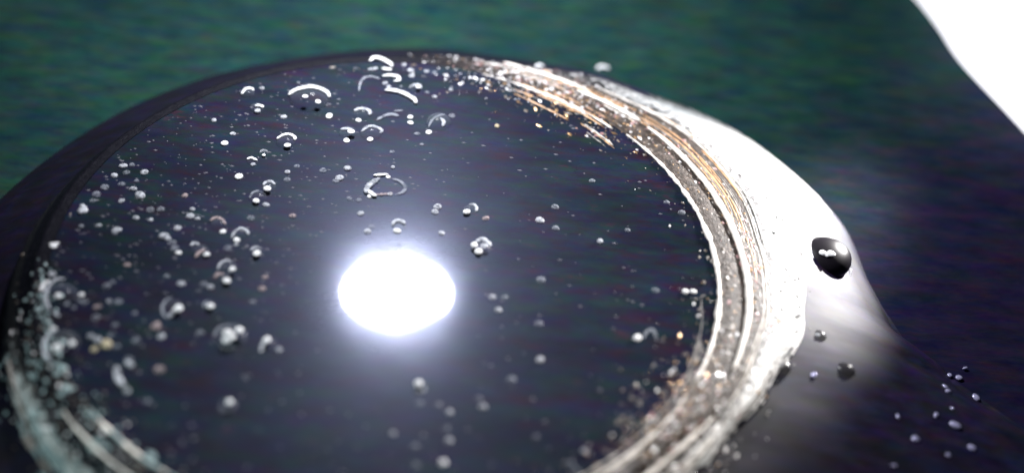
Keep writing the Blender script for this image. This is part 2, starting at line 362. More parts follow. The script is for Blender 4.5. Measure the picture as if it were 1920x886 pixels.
for k in range(40):
    f = rr.uniform(-0.2, 0.9); a0 = rr.uniform(-62, -22)
    rf = lambda t, f=f: 1.0+f*(r_band(t)-0.99)
    arc('turned_line', rf, 0.001-0.10*max(0, f)**1.3, a0, a0+rr.uniform(6, 24), rr.uniform(0.0012, 0.0035), rr.choice((GREYL, RIDGE)), jit=0.6)
for k in range(22):
    f = rr.uniform(0.0, 1.0); a0 = rr.uniform(200, 228)
    rf = lambda t, f=f: 1.0+f*(r_band(t)-0.99)
    arc('turned_line', rf, -0.10*f**1.3, a0, a0+rr.uniform(8, 24), rr.uniform(0.003, 0.008), rr.choice((TEALL, TEALL, GREYL)), jit=0.7)

# residue: countless grains dried onto the rim, per colour one part
def grains(name, m, count, pick, s0, s1, seed):
    rr = random.Random(seed); V, F = [], []
    made = 0
    while made < count:
        q = pick(rr)
        if q is None: continue
        r, th = q; z = height(r, th); x, y = r*cos(radians(th)), r*sin(radians(th))
        s = rr.uniform(s0, s1)*rr.choice((0.25, 0.3, 0.4, 0.5, 0.9)); el = rr.uniform(1, 2.2); a = radians(th+90)+rr.uniform(-0.6, 0.6)
        ux, uy = cos(a), sin(a); b = len(V)
        for (du, dv, dz) in ((el, 0, 0.1), (0.1, 1, 0), (-el, 0.1, 0), (0, -1, 0.1), (0.2, 0.1, 0.9), (0, 0, -0.5)):
            V.append((x+(ux*du-uy*dv)*s, y+(uy*du+ux*dv)*s, z+(0.45*dz+rr.uniform(-0.2, 0.2))*s))
        for i in range(4):
            F.append((b+i, b+(i+1) % 4, b+4)); F.append((b+(i+1) % 4, b+i, b+5))
        made += 1
    o = under(make(name, V, F, m, None, smooth=False)); o['kind'] = 'stuff'; return o
def zone(parts):
    tot = sum(p[0] for p in parts)
    def pick(rr):
        u = rr.uniform(0, tot)
        for wgt, th0, th1, r0, r1 in parts:
            if u < wgt: break
            u -= wgt
        th = rr.gauss((th0+th1)/2, (th1-th0)/3.2); r = rr.gauss((r0+r1)/2, (r1-r0)/3.2)
        return (r, th) if 0.8 < r < 1.4 else None
    return pick
grains('white_residue', GRAINS[0], 900, zone([(3, 42, 82, 0.97, 1.22), (0.5, -10, 50, 1.08, 1.19), (2, -55, -12, 0.96, 1.16), (1.2, 205, 245, 1.0, 1.14), (0.6, 60, 90, 0.9, 1.04)]), 0.004, 0.008, 3)
grains('gold_residue', GRAINS[1], 600, zone([(3, 42, 75, 0.90, 1.16), (1.5, -30, 45, 1.02, 1.18), (1.5, -48, -14, 0.93, 1.08)]), 0.004, 0.008, 4)
grains('pink_residue', GRAINS[2], 520, zone([(3, 45, 78, 0.98, 1.2), (2, -12, 48, 1.08, 1.2), (1, -40, -14, 0.96, 1.1)]), 0.004, 0.009, 5)
grains('grey_residue', GRAINS[3], 1500, zone([(2, 35, 85, 0.88, 1.15), (3, -30, 45, 1.0, 1.15), (3, -55, -12, 0.9, 1.12), (1.5, 200, 245, 0.96, 1.12)]), 0.004, 0.010, 6)
grains('teal_residue', GRAINS[4], 260, zone([(2, 203, 245, 0.99, 1.17), (1, 190, 215, 0.98, 1.04)]), 0.005, 0.014, 9)
grains('pale_residue', GRAINS[0], 500, zone([(2, -58, -14, 1.02, 1.17), (1, 56, 84, 1.0, 1.2)]), 0.003, 0.008, 10)
grains('dirt', DIRT, 130, zone([(1, -8, 50, 1.2, 1.36), (1, -4, 12, 1.22, 1.28), (1, 18, 40, 1.38, 1.5)]), 0.004, 0.010, 8)

# ------------------------------------------------------------------ dark liquid lying inside the ring
V, F = [(0, 0, 0)], []
R = [i/24*0.998 for i in range(1, 25)]
for r in R:
    for j in range(180):
        a = 2*pi*j/180; V.append((r*cos(a), r*sin(a), 0.0))
F += [(0, 1+j, 1+(j+1) % 180) for j in range(180)]
for i in range(len(R)-1):
    F += [(1+i*180+j, 1+(i+1)*180+j, 1+(i+1)*180+(j+1) % 180, 1+i*180+(j+1) % 180) for j in range(180)]
tag(make('dark_liquid', V, F, LIQ), 'still dark navy liquid filling the ring, mirroring a white round lamp', 'liquid')

# ------------------------------------------------------------------ bubbles (plane coordinates in disc radii)
BUBBLES = [
('wide bubble with two glints under a long pale arch near the top rim', (-0.368, 0.7313), (-0.368, 0.7313, 0.069), [([(-0.4406, 0.7385), (-0.4252, 0.7655), (-0.3992, 0.7851), (-0.3697, 0.7959), (-0.3371, 0.7884), (-0.3121, 0.7706), (-0.3012, 0.7476)], 0.0118, 2)], [(-0.3744, 0.7364, 0.0109, 2), (-0.3307, 0.7156, 0.0109, 2)], 0, 'clear'),
('small round bubble with a greenish underside, uppermost on the left half of the disc', (-0.5796, 0.7295), (-0.5796, 0.7295, 0.0235), [([(-0.5979, 0.7205), (-0.5909, 0.7493), (-0.5744, 0.758), (-0.5613, 0.7477)], 0.0081, 2)], [], 0, 'clear'),
('small bubble with a bright right half, just below the greenish uppermost one', (-0.5333, 0.6516), (-0.5333, 0.6516, 0.0232), [([(-0.5408, 0.6625), (-0.5256, 0.6678), (-0.511, 0.658)], 0.009, 2)], [(-0.5257, 0.6408, 0.0107, 1)], 0, 'clear'),
('mushroom shaped bubble with a curved pale cap and one glint, left of the capped pair', (-0.4047, 0.4902), (-0.4047, 0.4902, 0.0332), [([(-0.4359, 0.4969), (-0.4235, 0.5159), (-0.4027, 0.5276), (-0.3812, 0.5164), (-0.3766, 0.5)], 0.0087, 2)], [(-0.3944, 0.4719, 0.0122, 2)], 0, 'clear'),
('small bubble with a flat bright cap in the slanting row on the upper left', (-0.4925, 0.3742), (-0.4925, 0.3742, 0.0188), [([(-0.5109, 0.3798), (-0.4991, 0.3897), (-0.4763, 0.3793)], 0.0077, 2)], [(-0.4865, 0.3614, 0.0085, 1)], 0, 'clear'),
('little bubble at the upper end of the slanting pair on the upper left', (-0.465, 0.4196), (-0.465, 0.4196, 0.0155), [([(-0.4774, 0.4206), (-0.4681, 0.4358), (-0.453, 0.4297)], 0.006, 1)], [(-0.4618, 0.4117, 0.0069, 2)], 0, 'clear'),
('pale double bubble with a glint, standing above its grey neighbour left of the foam ring', (-0.4161, 0.2538), (-0.4161, 0.2538, 0.0235), [([(-0.4341, 0.2592), (-0.4304, 0.2755), (-0.4149, 0.283), (-0.3987, 0.2695)], 0.0076, 1)], [(-0.4168, 0.2485, 0.0134, 2)], 0, 'clear'),
('grey filmy bubble with a glint below, left of the pale double bubble', (-0.4401, 0.2035), (-0.4401, 0.2035, 0.0283), [([(-0.4652, 0.1949), (-0.4604, 0.2214), (-0.4428, 0.2343)], 0.0066, 0)], [(-0.4416, 0.1853, 0.0116, 2), (-0.4089, 0.172, 0.0116, 1)], 0, 'clear'),
('filmy bubble with a thick rounded cap, middle of the crowd on the left', (-0.4621, 0.025), (-0.4621, 0.025, 0.0275), [([(-0.4819, 0.003), (-0.4783, 0.0326), (-0.4627, 0.0518), (-0.4428, 0.0423), (-0.4347, 0.0264)], 0.0072, 1)], [(-0.4652, 0.0004, 0.0113, 2), (-0.4629, -0.0185, 0.008, 1)], 0, 'clear'),
('drooping bubble with a pinkish cap and a white lower tip on the left', (-0.5315, 0.0596), (-0.5315, 0.0596, 0.026), [([(-0.5622, 0.0727), (-0.5494, 0.0893), (-0.5287, 0.0847), (-0.5129, 0.0646)], 0.0081, 3)], [(-0.5142, 0.0325, 0.0113, 2)], 0, 'clear'),
('large milky bubble with a white right corner, lowest of the crowd at mid left', (-0.5606, -0.065), (-0.5606, -0.065, 0.027), [([(-0.5939, -0.0458), (-0.5877, -0.0306), (-0.57, -0.0378)], 0.008, 1), ([(-0.5699, -0.0944), (-0.5627, -0.07), (-0.5471, -0.0537)], 0.0079, 3)], [(-0.5394, -0.0739, 0.0111, 2)], 0, 'clear'),
('solitary bright bubble under a grey cap, between the left crowd and the lamp reflection', (-0.3962, -0.0452), (-0.3962, -0.0452, 0.0208), [([(-0.4148, -0.0406), (-0.405, -0.025), (-0.3853, -0.0271)], 0.0064, 1)], [(-0.3922, -0.0494, 0.0128, 2)], 0, 'clear'),
('open ring bubble with a bright right end on the lower left', (-0.4642, -0.1268), (-0.4642, -0.1268, 0.0299), [([(-0.494, -0.1353), (-0.4917, -0.1096), (-0.4776, -0.0938), (-0.4611, -0.0962)], 0.0063, 1)], [(-0.4488, -0.1247, 0.011, 2), (-0.4535, -0.1323, 0.0063, 1)], 0, 'clear'),
('bubble with a pale left cap and white bead, touching the open ring from below', (-0.4655, -0.1727), (-0.4655, -0.1727, 0.0218), [([(-0.4955, -0.1721), (-0.4871, -0.1528), (-0.4708, -0.1552)], 0.0078, 3)], [(-0.4554, -0.1759, 0.0125, 2)], 0, 'clear'),
('thin ring bubble with an elongated white glint, far lower left', (-0.5824, -0.3076), (-0.5824, -0.3076, 0.0303), [([(-0.5985, -0.266), (-0.6129, -0.2832), (-0.6151, -0.3118), (-0.6025, -0.3382), (-0.5847, -0.3487)], 0.0061, 0)], [(-0.565, -0.3032, 0.0137, 2), (-0.5724, -0.3106, 0.0091, 2), (-0.5837, -0.3336, 0.0091, 1)], 0, 'clear'),
('small bubble with a grey hood and a white bead, beside the thin ring bubble', (-0.4863, -0.2843), (-0.4863, -0.2843, 0.0199), [([(-0.4994, -0.2947), (-0.5007, -0.2753), (-0.4886, -0.2671)], 0.0053, 0)], [(-0.4788, -0.2833, 0.0122, 2)], 0, 'clear'),
('brightest bubble of the lower left, packed with white beads inside a faint shell', (-0.4014, -0.395), (-0.4014, -0.395, 0.045), [([(-0.4451, -0.4089), (-0.444, -0.3795), (-0.4303, -0.3587), (-0.4125, -0.3565)], 0.006, 0), ([(-0.4221, -0.439), (-0.4024, -0.4468), (-0.3804, -0.4379)], 0.0045, 0)], [(-0.4048, -0.3787, 0.0135, 2), (-0.4022, -0.4055, 0.015, 2), (-0.3896, -0.3935, 0.0105, 2), (-0.3759, -0.3645, 0.0121, 2), (-0.4132, -0.3965, 0.009, 1)], 0, 'clear'),
('comma shaped bubble with a white head and a fading tail, right of the brightest one', (-0.2932, -0.4084), (-0.2932, -0.4084, 0.0225), [([(-0.3042, -0.4447), (-0.3066, -0.4245), (-0.3013, -0.4053)], 0.0067, 1)], [(-0.2944, -0.394, 0.012, 2), (-0.3003, -0.403, 0.0075, 2)], 0, 'clear'),
('dark round bubble ringed with pale film, upper of two at the left rim', (-0.9109, -0.3067), (-0.9109, -0.3067, 0.0542), [([(-0.9177, -0.2323), (-0.9386, -0.2351), (-0.953, -0.2593), (-0.9544, -0.2948), (-0.9413, -0.3324), (-0.9186, -0.3617), (-0.8884, -0.3813)], 0.0076, 1), ([(-0.9705, -0.2926), (-0.9708, -0.2617), (-0.9582, -0.2422)], 0.0075, 2)], [(-0.9037, -0.2948, 0.0106, 2), (-0.8539, -0.2861, 0.0091, 2), (-0.8504, -0.3141, 0.0075, 0), (-0.8781, -0.3242, 0.009, 0), (-0.8608, -0.3414, 0.009, 0)], 0, 'clear'),
('dark round bubble ringed with pale film at the left rim, lower of the two', (-0.8485, -0.4844), (-0.8485, -0.4844, 0.0496), [([(-0.8796, -0.4306), (-0.8949, -0.4491), (-0.9007, -0.4787), (-0.8939, -0.5104), (-0.8744, -0.5401), (-0.8462, -0.5605)], 0.0081, 1), ([(-0.8984, -0.433), (-0.8843, -0.4249)], 0.0074, 2)], [(-0.8525, -0.491, 0.0146, 2), (-0.854, -0.5054, 0.0102, 2), (-0.8165, -0.4722, 0.0102, 2)], 0, 'clear'),
('white hooked film at the very top of the disc, highest of the stacked white bars', (-0.1531, 0.9575), None, [([(-0.1951, 0.9767), (-0.1795, 1.0022), (-0.154, 0.9964), (-0.1228, 0.975), (-0.113, 0.957)], 0.0123, 2), ([(-0.1469, 0.9419), (-0.1276, 0.9385), (-0.1128, 0.9408)], 0.0104, 2), ([(-0.1941, 0.928), (-0.1761, 0.9341), (-0.1621, 0.9428)], 0.0094, 1)], [], 0, 'clear'),
('short thick white bar below the hooked film at the top of the disc', (-0.1025, 0.8916), None, [([(-0.1393, 0.898), (-0.1122, 0.9054), (-0.0852, 0.9), (-0.0793, 0.8818), (-0.0968, 0.8727)], 0.0103, 2)], [(-0.1253, 0.862, 0.0093, 1), (-0.1098, 0.8423, 0.0093, 1)], 0, 'clear'),
('faint bent film with a long drooping left leg near the top of the disc', (-0.1872, 0.8593), None, [([(-0.2077, 0.7991), (-0.2092, 0.849), (-0.1986, 0.8792), (-0.1738, 0.8894), (-0.1465, 0.8809)], 0.0074, 0)], [], 0, 'clear'),
('longest plain white streak near the top, sloping down to the right', (-0.053, 0.7944), None, [([(-0.1194, 0.8158), (-0.0899, 0.8172), (-0.0594, 0.8094), (-0.0315, 0.792), (-0.0131, 0.7763), (-0.0053, 0.7561)], 0.013, 2)], [], 0, 'clear'),
('little clamshell bubble right of the stacked white bars', (-0.0174, 0.8472), (-0.0174, 0.8472, 0.0224), [([(-0.0393, 0.8438), (-0.0265, 0.8615), (-0.0063, 0.8646), (0.0031, 0.8472)], 0.0084, 1)], [(-0.0089, 0.8548, 0.0093, 2)], 0, 'clear'),
('bubble with a two-lobed pale cap and a white bead, under the faint bent film', (-0.1775, 0.6756), (-0.1775, 0.6756, 0.0326), [([(-0.2075, 0.683), (-0.195, 0.6969), (-0.1701, 0.7007), (-0.1534, 0.6852), (-0.155, 0.67)], 0.01, 1)], [(-0.1867, 0.6385, 0.0108, 2)], 0, 'clear'),
('pale lens shaped film without a bead, right of the capped pair', (-0.0812, 0.6831), None, [([(-0.1262, 0.6446), (-0.1045, 0.6716), (-0.0807, 0.6842), (-0.0547, 0.6791)], 0.0099, 0), ([(-0.0761, 0.7059), (-0.0443, 0.7137)], 0.0055, 0)], [], 0, 'clear'),
('left bubble of the capped pair, with its bead on the cap', (-0.2117, 0.5645), (-0.2117, 0.5645, 0.0302), [([(-0.2387, 0.5779), (-0.2182, 0.5839), (-0.192, 0.5762)], 0.0098, 1)], [(-0.1986, 0.5723, 0.0125, 2), (-0.2093, 0.5247, 0.0124, 2)], 0, 'clear'),
('right bubble of the capped pair, domed like a small umbrella', (-0.1349, 0.5759), (-0.1349, 0.5759, 0.0374), [([(-0.1672, 0.577), (-0.1497, 0.6058), (-0.1251, 0.6094), (-0.1014, 0.5925), (-0.1066, 0.5773)], 0.0089, 1)], [(-0.1338, 0.5415, 0.0124, 2)], 0, 'clear'),
('tangled grey film with a bead at its lower left, in the upper middle', (0.0807, 0.6667), (0.0807, 0.6667, 0.0436), [([(0.0499, 0.6326), (0.0611, 0.6816), (0.084, 0.706), (0.0981, 0.7112)], 0.0072, 0), ([(0.0855, 0.6913), (0.0985, 0.6694), (0.0972, 0.6456)], 0.0091, 1)], [(0.0544, 0.607, 0.0126, 2)], 0, 'clear'),
('ragged foam ring above the lamp reflection', (-0.0606, 0.3054), None, [([(-0.1097, 0.2657), (-0.1073, 0.2976), (-0.0938, 0.3235), (-0.076, 0.3447)], 0.0136, 1), ([(-0.0984, 0.3577), (-0.0751, 0.3637), (-0.0517, 0.3698)], 0.0086, 2), ([(-0.1052, 0.2821), (-0.0891, 0.2634), (-0.0744, 0.255)], 0.0119, 2), ([(-0.0791, 0.2648), (-0.0494, 0.2716), (-0.0264, 0.2775)], 0.0085, 3), ([(-0.0389, 0.35), (-0.0102, 0.3407), (0.01, 0.3143), (0.0031, 0.2869), (-0.0191, 0.2733)], 0.0086, 0)], [(-0.0504, 0.3592, 0.0086, 2), (-0.095, 0.2573, 0.0102, 2), (-0.0331, 0.2765, 0.0102, 1)], 0, 'clear'),
('mushroom bubble just above the lamp reflection', (0.0119, 0.1294), (0.0119, 0.1294, 0.0233), [([(-0.0076, 0.1267), (-0.0035, 0.1473), (0.0158, 0.1525), (0.0306, 0.1395)], 0.0091, 1)], [(0.0097, 0.1068, 0.0132, 2)], 0, 'clear'),
('little bubble with its bead at the lower left, upper right of the lamp reflection', (0.2235, 0.2347), (0.2235, 0.2347, 0.0221), [([(0.2181, 0.2597), (0.2331, 0.2618), (0.2446, 0.2453), (0.2425, 0.2296)], 0.0068, 1)], [(0.2142, 0.2256, 0.0119, 2)], 0, 'clear'),
('clustered bubble with two white beads right of the lamp reflection', (0.272, 0.0666), (0.272, 0.0666, 0.0298), [([(0.2541, 0.086), (0.2708, 0.103), (0.2899, 0.0909), (0.3011, 0.0729)], 0.01, 1)], [(0.25, 0.0757, 0.0116, 2), (0.2652, 0.0487, 0.0132, 2), (0.2812, 0.0751, 0.0116, 1)], 0, 'clear'),
('lone white bead with a grey fin behind it, on the right of the dark disc', (0.7881, -0.2403), None, [([(0.7678, -0.2557), (0.7805, -0.2283), (0.7961, -0.222), (0.8081, -0.2549)], 0.0079, 0)], [(0.7508, -0.2557, 0.0126, 2), (0.743, -0.2588, 0.0079, 1)], 0, 'clear'),
('bubble lit from above, lone below the lamp reflection', (0.1478, -0.5172), (0.1478, -0.5172, 0.0193), [([(0.1365, -0.5343), (0.1518, -0.5402), (0.1646, -0.523)], 0.0059, 1)], [(0.1434, -0.504, 0.0119, 2)], 0, 'clear'),
('dim bubble with a white bead at its top, on the lower left of the disc', (-0.3568, -0.6478), (-0.3568, -0.6478, 0.0257), [([(-0.3756, -0.6539), (-0.3585, -0.6669), (-0.3369, -0.6605)], 0.0071, 0)], [(-0.3505, -0.63, 0.01, 2)], 0, 'clear'),
('ragged vertical milky smear on the lower left of the disc', (-0.6578, -0.5626), None, [([(-0.6814, -0.548), (-0.6738, -0.5707), (-0.661, -0.5965), (-0.641, -0.6173)], 0.0116, 1), ([(-0.6624, -0.5257), (-0.648, -0.5359), (-0.6374, -0.5425)], 0.0102, 1)], [(-0.6324, -0.6278, 0.01, 1)], 0, 'clear'),
('bright ragged speck hugging the upper left rim', (-0.9572, 0.0726), None, [([(-0.9649, 0.0916), (-0.9505, 0.0761), (-0.9562, 0.0504)], 0.0113, 1)], [(-0.9532, 0.0682, 0.0161, 1), (-0.946, 0.0717, 0.0097, 2)], 0, 'clear'),
('white three-cornered speck at the far left rim', (-0.9914, -0.0886), None, [([(-1.0073, -0.0923), (-0.9889, -0.0898), (-0.978, -0.0836)], 0.0078, 2)], [(-0.993, -0.0975, 0.0125, 2)], 0, 'clear'),
('big black glossy bubble with a white double glint on the shoulder of the lens', (1.3997, 0.3731), (1.3997, 0.3731, 0.0953), [], [(1.381, 0.381, 0.0147, 2), (1.4095, 0.3822, 0.0147, 2), (1.3945, 0.375, 0.011, 2)], -0.175, 'dark'),
('small grey bubble in the middle of the lilac shoulder', (1.3312, -0.0417), (1.3312, -0.0417, 0.0221), [], [(1.3231, -0.0404, 0.0085, 1)], -0.135, 'dark'),
('brown bubble straddling the lower edge of the white band', (1.1987, -0.2055), (1.1987, -0.2055, 0.0262), [], [(1.1912, -0.1999, 0.0066, 1)], -0.115, 'dark'),
('dull green bubble low on the lilac shoulder', (1.4, -0.1605), (1.4, -0.1605, 0.0301), [], [], -0.151, 'dark'),
('tiny pale bubble clinging to the outer rim at the top of the lens', (0.4093, 1.2354), (0.4093, 1.2354, 0.0223), [([(0.3914, 1.2326), (0.4065, 1.2523), (0.4251, 1.2414)], 0.0081, 2)], [], -0.141, 'clear'),
('slightly larger pale bubble on the outer rim, right of the tiny one at the top', (0.6603, 1.4839), (0.6603, 1.4839, 0.028), [([(0.637, 1.4839), (0.6558, 1.5051), (0.6856, 1.4952)], 0.0108, 2)], [], -0.299, 'clear')]
SPECKS = [
('speck', 'in the loose patch by the upper left rim', 'faint bubbles by the upper left rim', [(-0.8901, 0.2923, 0.0134, 1), (-0.8603, 0.302, 0.0101, 0), (-0.872, 0.2628, 0.0133, 0), (-0.8165, 0.2707, 0.0134, 1), (-0.9038, 0.2423, 0.0133, 1), (-0.8288, 0.2266, 0.0099, 0), (-0.8692, 0.2078, 0.0132, 0), (-0.8286, 0.1875, 0.0132, 1), (-0.9311, 0.1472, 0.0147, 0), (-0.8022, 0.1628, 0.0164, 1), (-0.8495, 0.1281, 0.0114, 1), (-0.9176, 0.1827, 0.0131, 0), (-0.9362, 0.1184, 0.0114, 0)]),
('speck', 'in the left scatter under the upper left patch', 'grey bubbles in the left scatter', [(-0.7548, 0.1009, 0.0146, 0), (-0.7213, 0.1055, 0.0146, 0), (-0.7846, 0.0568, 0.0097, 1), (-0.741, 0.0529, 0.0113, 1), (-0.9373, -0.0036, 0.0111, 0), (-0.8856, 0.0084, 0.0096, 1), (-0.826, -0.0077, 0.0143, 1), (-0.8322, -0.0207, 0.0095, 0), (-0.6644, 0.1797, 0.0116, 3), (-0.6275, 0.1211, 0.0114, 1), (-0.6245, 0.0864, 0.013, 1), (-0.6031, 0.0794, 0.0097, 1), (-0.6496, 0.0262, 0.0161, 1), (-0.6856, -0.0127, 0.0144, 1), (-0.6671, -0.0223, 0.0096, 1), (-0.6511, -0.0416, 0.0143, 0), (-0.6384, -0.0613, 0.0127, 0), (-0.6232, -0.0782, 0.0111, 2), (-0.4856, -0.0407, 0.0112, 0), (-0.4432, 0.1015, 0.0115, 0), (-0.7592, -0.1499, 0.0109, 3), (-0.6341, -0.1836, 0.0109, 0), (-0.5848, -0.2064, 0.0124, 1)]),
('pin bubble', 'in the open dark patch at upper left', 'bright pin bubbles at the upper left', [(-0.5375, 0.7668, 0.0091, 1), (-0.6592, 0.5675, 0.0106, 1), (-0.5824, 0.5066, 0.0122, 1), (-0.5991, 0.453, 0.0138, 2), (-0.4335, 0.6191, 0.0107, 1), (-0.2871, 0.6471, 0.0144, 2), (-0.4194, 0.8163, 0.0074, 0), (-0.5193, 0.2947, 0.0135, 2)]),
('bubble', 'in the row running to the foam ring', 'dull bubbles left of the foam ring', [(-0.3719, 0.3373, 0.0119, 1), (-0.3649, 0.2981, 0.0119, 0), (-0.3464, 0.3681, 0.0103, 0), (-0.2625, 0.3611, 0.012, 0), (-0.2013, 0.3322, 0.0137, 1), (-0.2122, 0.3146, 0.0102, 0), (-0.1848, 0.3832, 0.0155, 1), (-0.3166, 0.1316, 0.0116, 3), (-0.1599, 0.2378, 0.0101, 0), (-0.1273, 0.2346, 0.0101, 0), (-0.0411, 0.4094, 0.0104, 1)]),
('speck', 'of those near the stacked white bars', 'white bubbles round the stacked bars', [(-0.0736, 0.9762, 0.0114, 1), (-0.0457, 0.9481, 0.0132, 1), (-0.0384, 0.917, 0.0113, 1), (0.0107, 0.9504, 0.0114, 1), (0.0395, 0.9453, 0.0114, 0), (-0.0169, 0.6818, 0.0127, 2), (-0.0115, 0.65, 0.0109, 2), (0.0536, 0.8082, 0.0093, 1), (0.1045, 0.8566, 0.0094, 1), (0.0255, 0.8287, 0.0093, 0), (0.1238, 0.709, 0.0128, 0), (0.0166, 0.5926, 0.0108, 0), (0.0365, 0.5409, 0.0089, 0), (-0.0544, 0.4879, 0.0088, 0), (-0.0678, 0.8488, 0.0075, 0)]),
('bubble', 'in the band above the lamp reflection', 'bubbles round the lamp reflection', [(-0.1115, 0.1702, 0.0134, 1), (-0.072, 0.1129, 0.0116, 0), (-0.0791, 0.0921, 0.0132, 1), (0.0216, 0.0496, 0.0098, 0), (0.1205, 0.2357, 0.0136, 1), (0.1145, 0.2118, 0.0118, 1), (0.1459, 0.1155, 0.0133, 1), (0.2767, 0.2012, 0.0119, 3)]),
('bubble', 'on the open right half of the disc', 'faint bubbles on the right half', [(0.4472, 0.2146, 0.0136, 1), (0.4988, 0.1838, 0.0136, 0), (0.6365, 0.1454, 0.0118, 1), (0.4897, 0.2873, 0.0121, 0), (0.7212, 0.2068, 0.0103, 0), (0.4594, -0.0506, 0.0147, 0), (0.3217, -0.1463, 0.0128, 1), (0.3579, -0.1438, 0.0112, 0), (0.3426, -0.197, 0.0142, 1), (0.4634, -0.2362, 0.0126, 0), (0.4731, -0.3786, 0.0123, 1), (0.3966, -0.463, 0.0136, 0), (0.808, -0.0533, 0.0115, 0), (0.8486, 0.3585, 0.0106, 0), (0.8955, 0.3127, 0.0123, 0), (0.6061, 0.4313, 0.0106, 0)]),
('bubble', 'of two beside the inner bright ridge', 'cream bubbles beside the right ridge', [(0.8966, -0.044, 0.0099, 2), (0.9207, -0.0431, 0.0115, 2)]),
('single tiny golden bubble', 'in the upper right of the dark disc', None, [(0.2791, 0.6757, 0.011, 4)]),
('bubble', 'in the open area below the lamp reflection', 'dim bubbles below the lamp reflection', [(0.156, -0.5784, 0.0117, 0), (0.2057, -0.5801, 0.0103, 0), (0.2381, -0.5991, 0.0117, 1), (0.3165, -0.5436, 0.0104, 0), (0.326, -0.5714, 0.0118, 1), (0.0959, -0.6927, 0.01, 1), (0.2445, -0.6972, 0.0101, 1), (0.1598, -0.729, 0.01, 0), (0.1769, -0.6905, 0.0072, 0), (0.2379, -0.7755, 0.0099, 2), (0.168, -0.7889, 0.0099, 0), (0.6074, -0.6912, 0.0102, 1), (0.5717, -0.7368, 0.0101, 0), (0.5866, -0.7618, 0.01, 0), (0.2366, -0.6595, 0.0087, 0), (0.4775, -0.657, 0.0087, 0)]),
('ragged bubble', 'in the debris inside the left rim', 'pale bubbles inside the left rim', [(-0.9602, -0.2154, 0.0122, 1), (-0.7935, -0.2428, 0.0122, 0), (-0.7797, -0.2254, 0.0092, 0), (-0.7943, -0.3285, 0.012, 3), (-0.7691, -0.3035, 0.0091, 1), (-0.7433, -0.3024, 0.0136, 0), (-0.6853, -0.3424, 0.012, 0), (-0.7874, -0.3747, 0.0134, 0), (-0.7275, -0.3945, 0.0119, 0), (-0.783, -0.4433, 0.0118, 1), (-0.7609, -0.4529, 0.0132, 1), (-0.7309, -0.4696, 0.0161, 4), (-0.731, -0.4367, 0.0103, 0), (-0.759, -0.4915, 0.0117, 4), (-0.7, -0.4739, 0.0103, 0), (-0.6558, -0.4437, 0.0118, 0), (-0.6144, -0.3822, 0.015, 3), (-0.5902, -0.4189, 0.0119, 1), (-0.6577, -0.5212, 0.0131, 0), (-0.5638, -0.5434, 0.0145, 3), (-0.5712, -0.6585, 0.0085, 0), (-0.4882, -0.3914, 0.012, 0), (-0.838, -0.3146, 0.009, 0)]),
('bubble', 'around the open ring bubble at lower left', 'dim bubbles at the lower left', [(-0.5211, -0.2048, 0.0139, 0), (-0.4984, -0.2086, 0.0108, 1), (-0.2575, -0.4307, 0.012, 1), (-0.3507, -0.1484, 0.0094, 3), (-0.3525, -0.1961, 0.0109, 3), (-0.3646, -0.2532, 0.0092, 0)])]
SMUDGE = (0.6932, 0.4492)
GLINTS = [(1.783, -0.0005, 0.0088), (1.8117, -0.0107, 0.0106), (1.7358, -0.1084, 0.0105), (1.7343, -0.1368, 0.0122), (1.7286, -0.2238, 0.0086), (1.6692, -0.2682, 0.0086), (1.724, -0.2905, 0.0137), (1.5462, -0.3046, 0.0085), (1.5876, -0.3785, 0.0118), (1.6819, -0.4157, 0.0083), (1.504, -0.4996, 0.0082), (1.2947, -0.2119, 0.0087), (1.84, 0.034, 0.0107), (1.8515, -0.0888, 0.0105), (1.7642, -0.3652, 0.0101)]

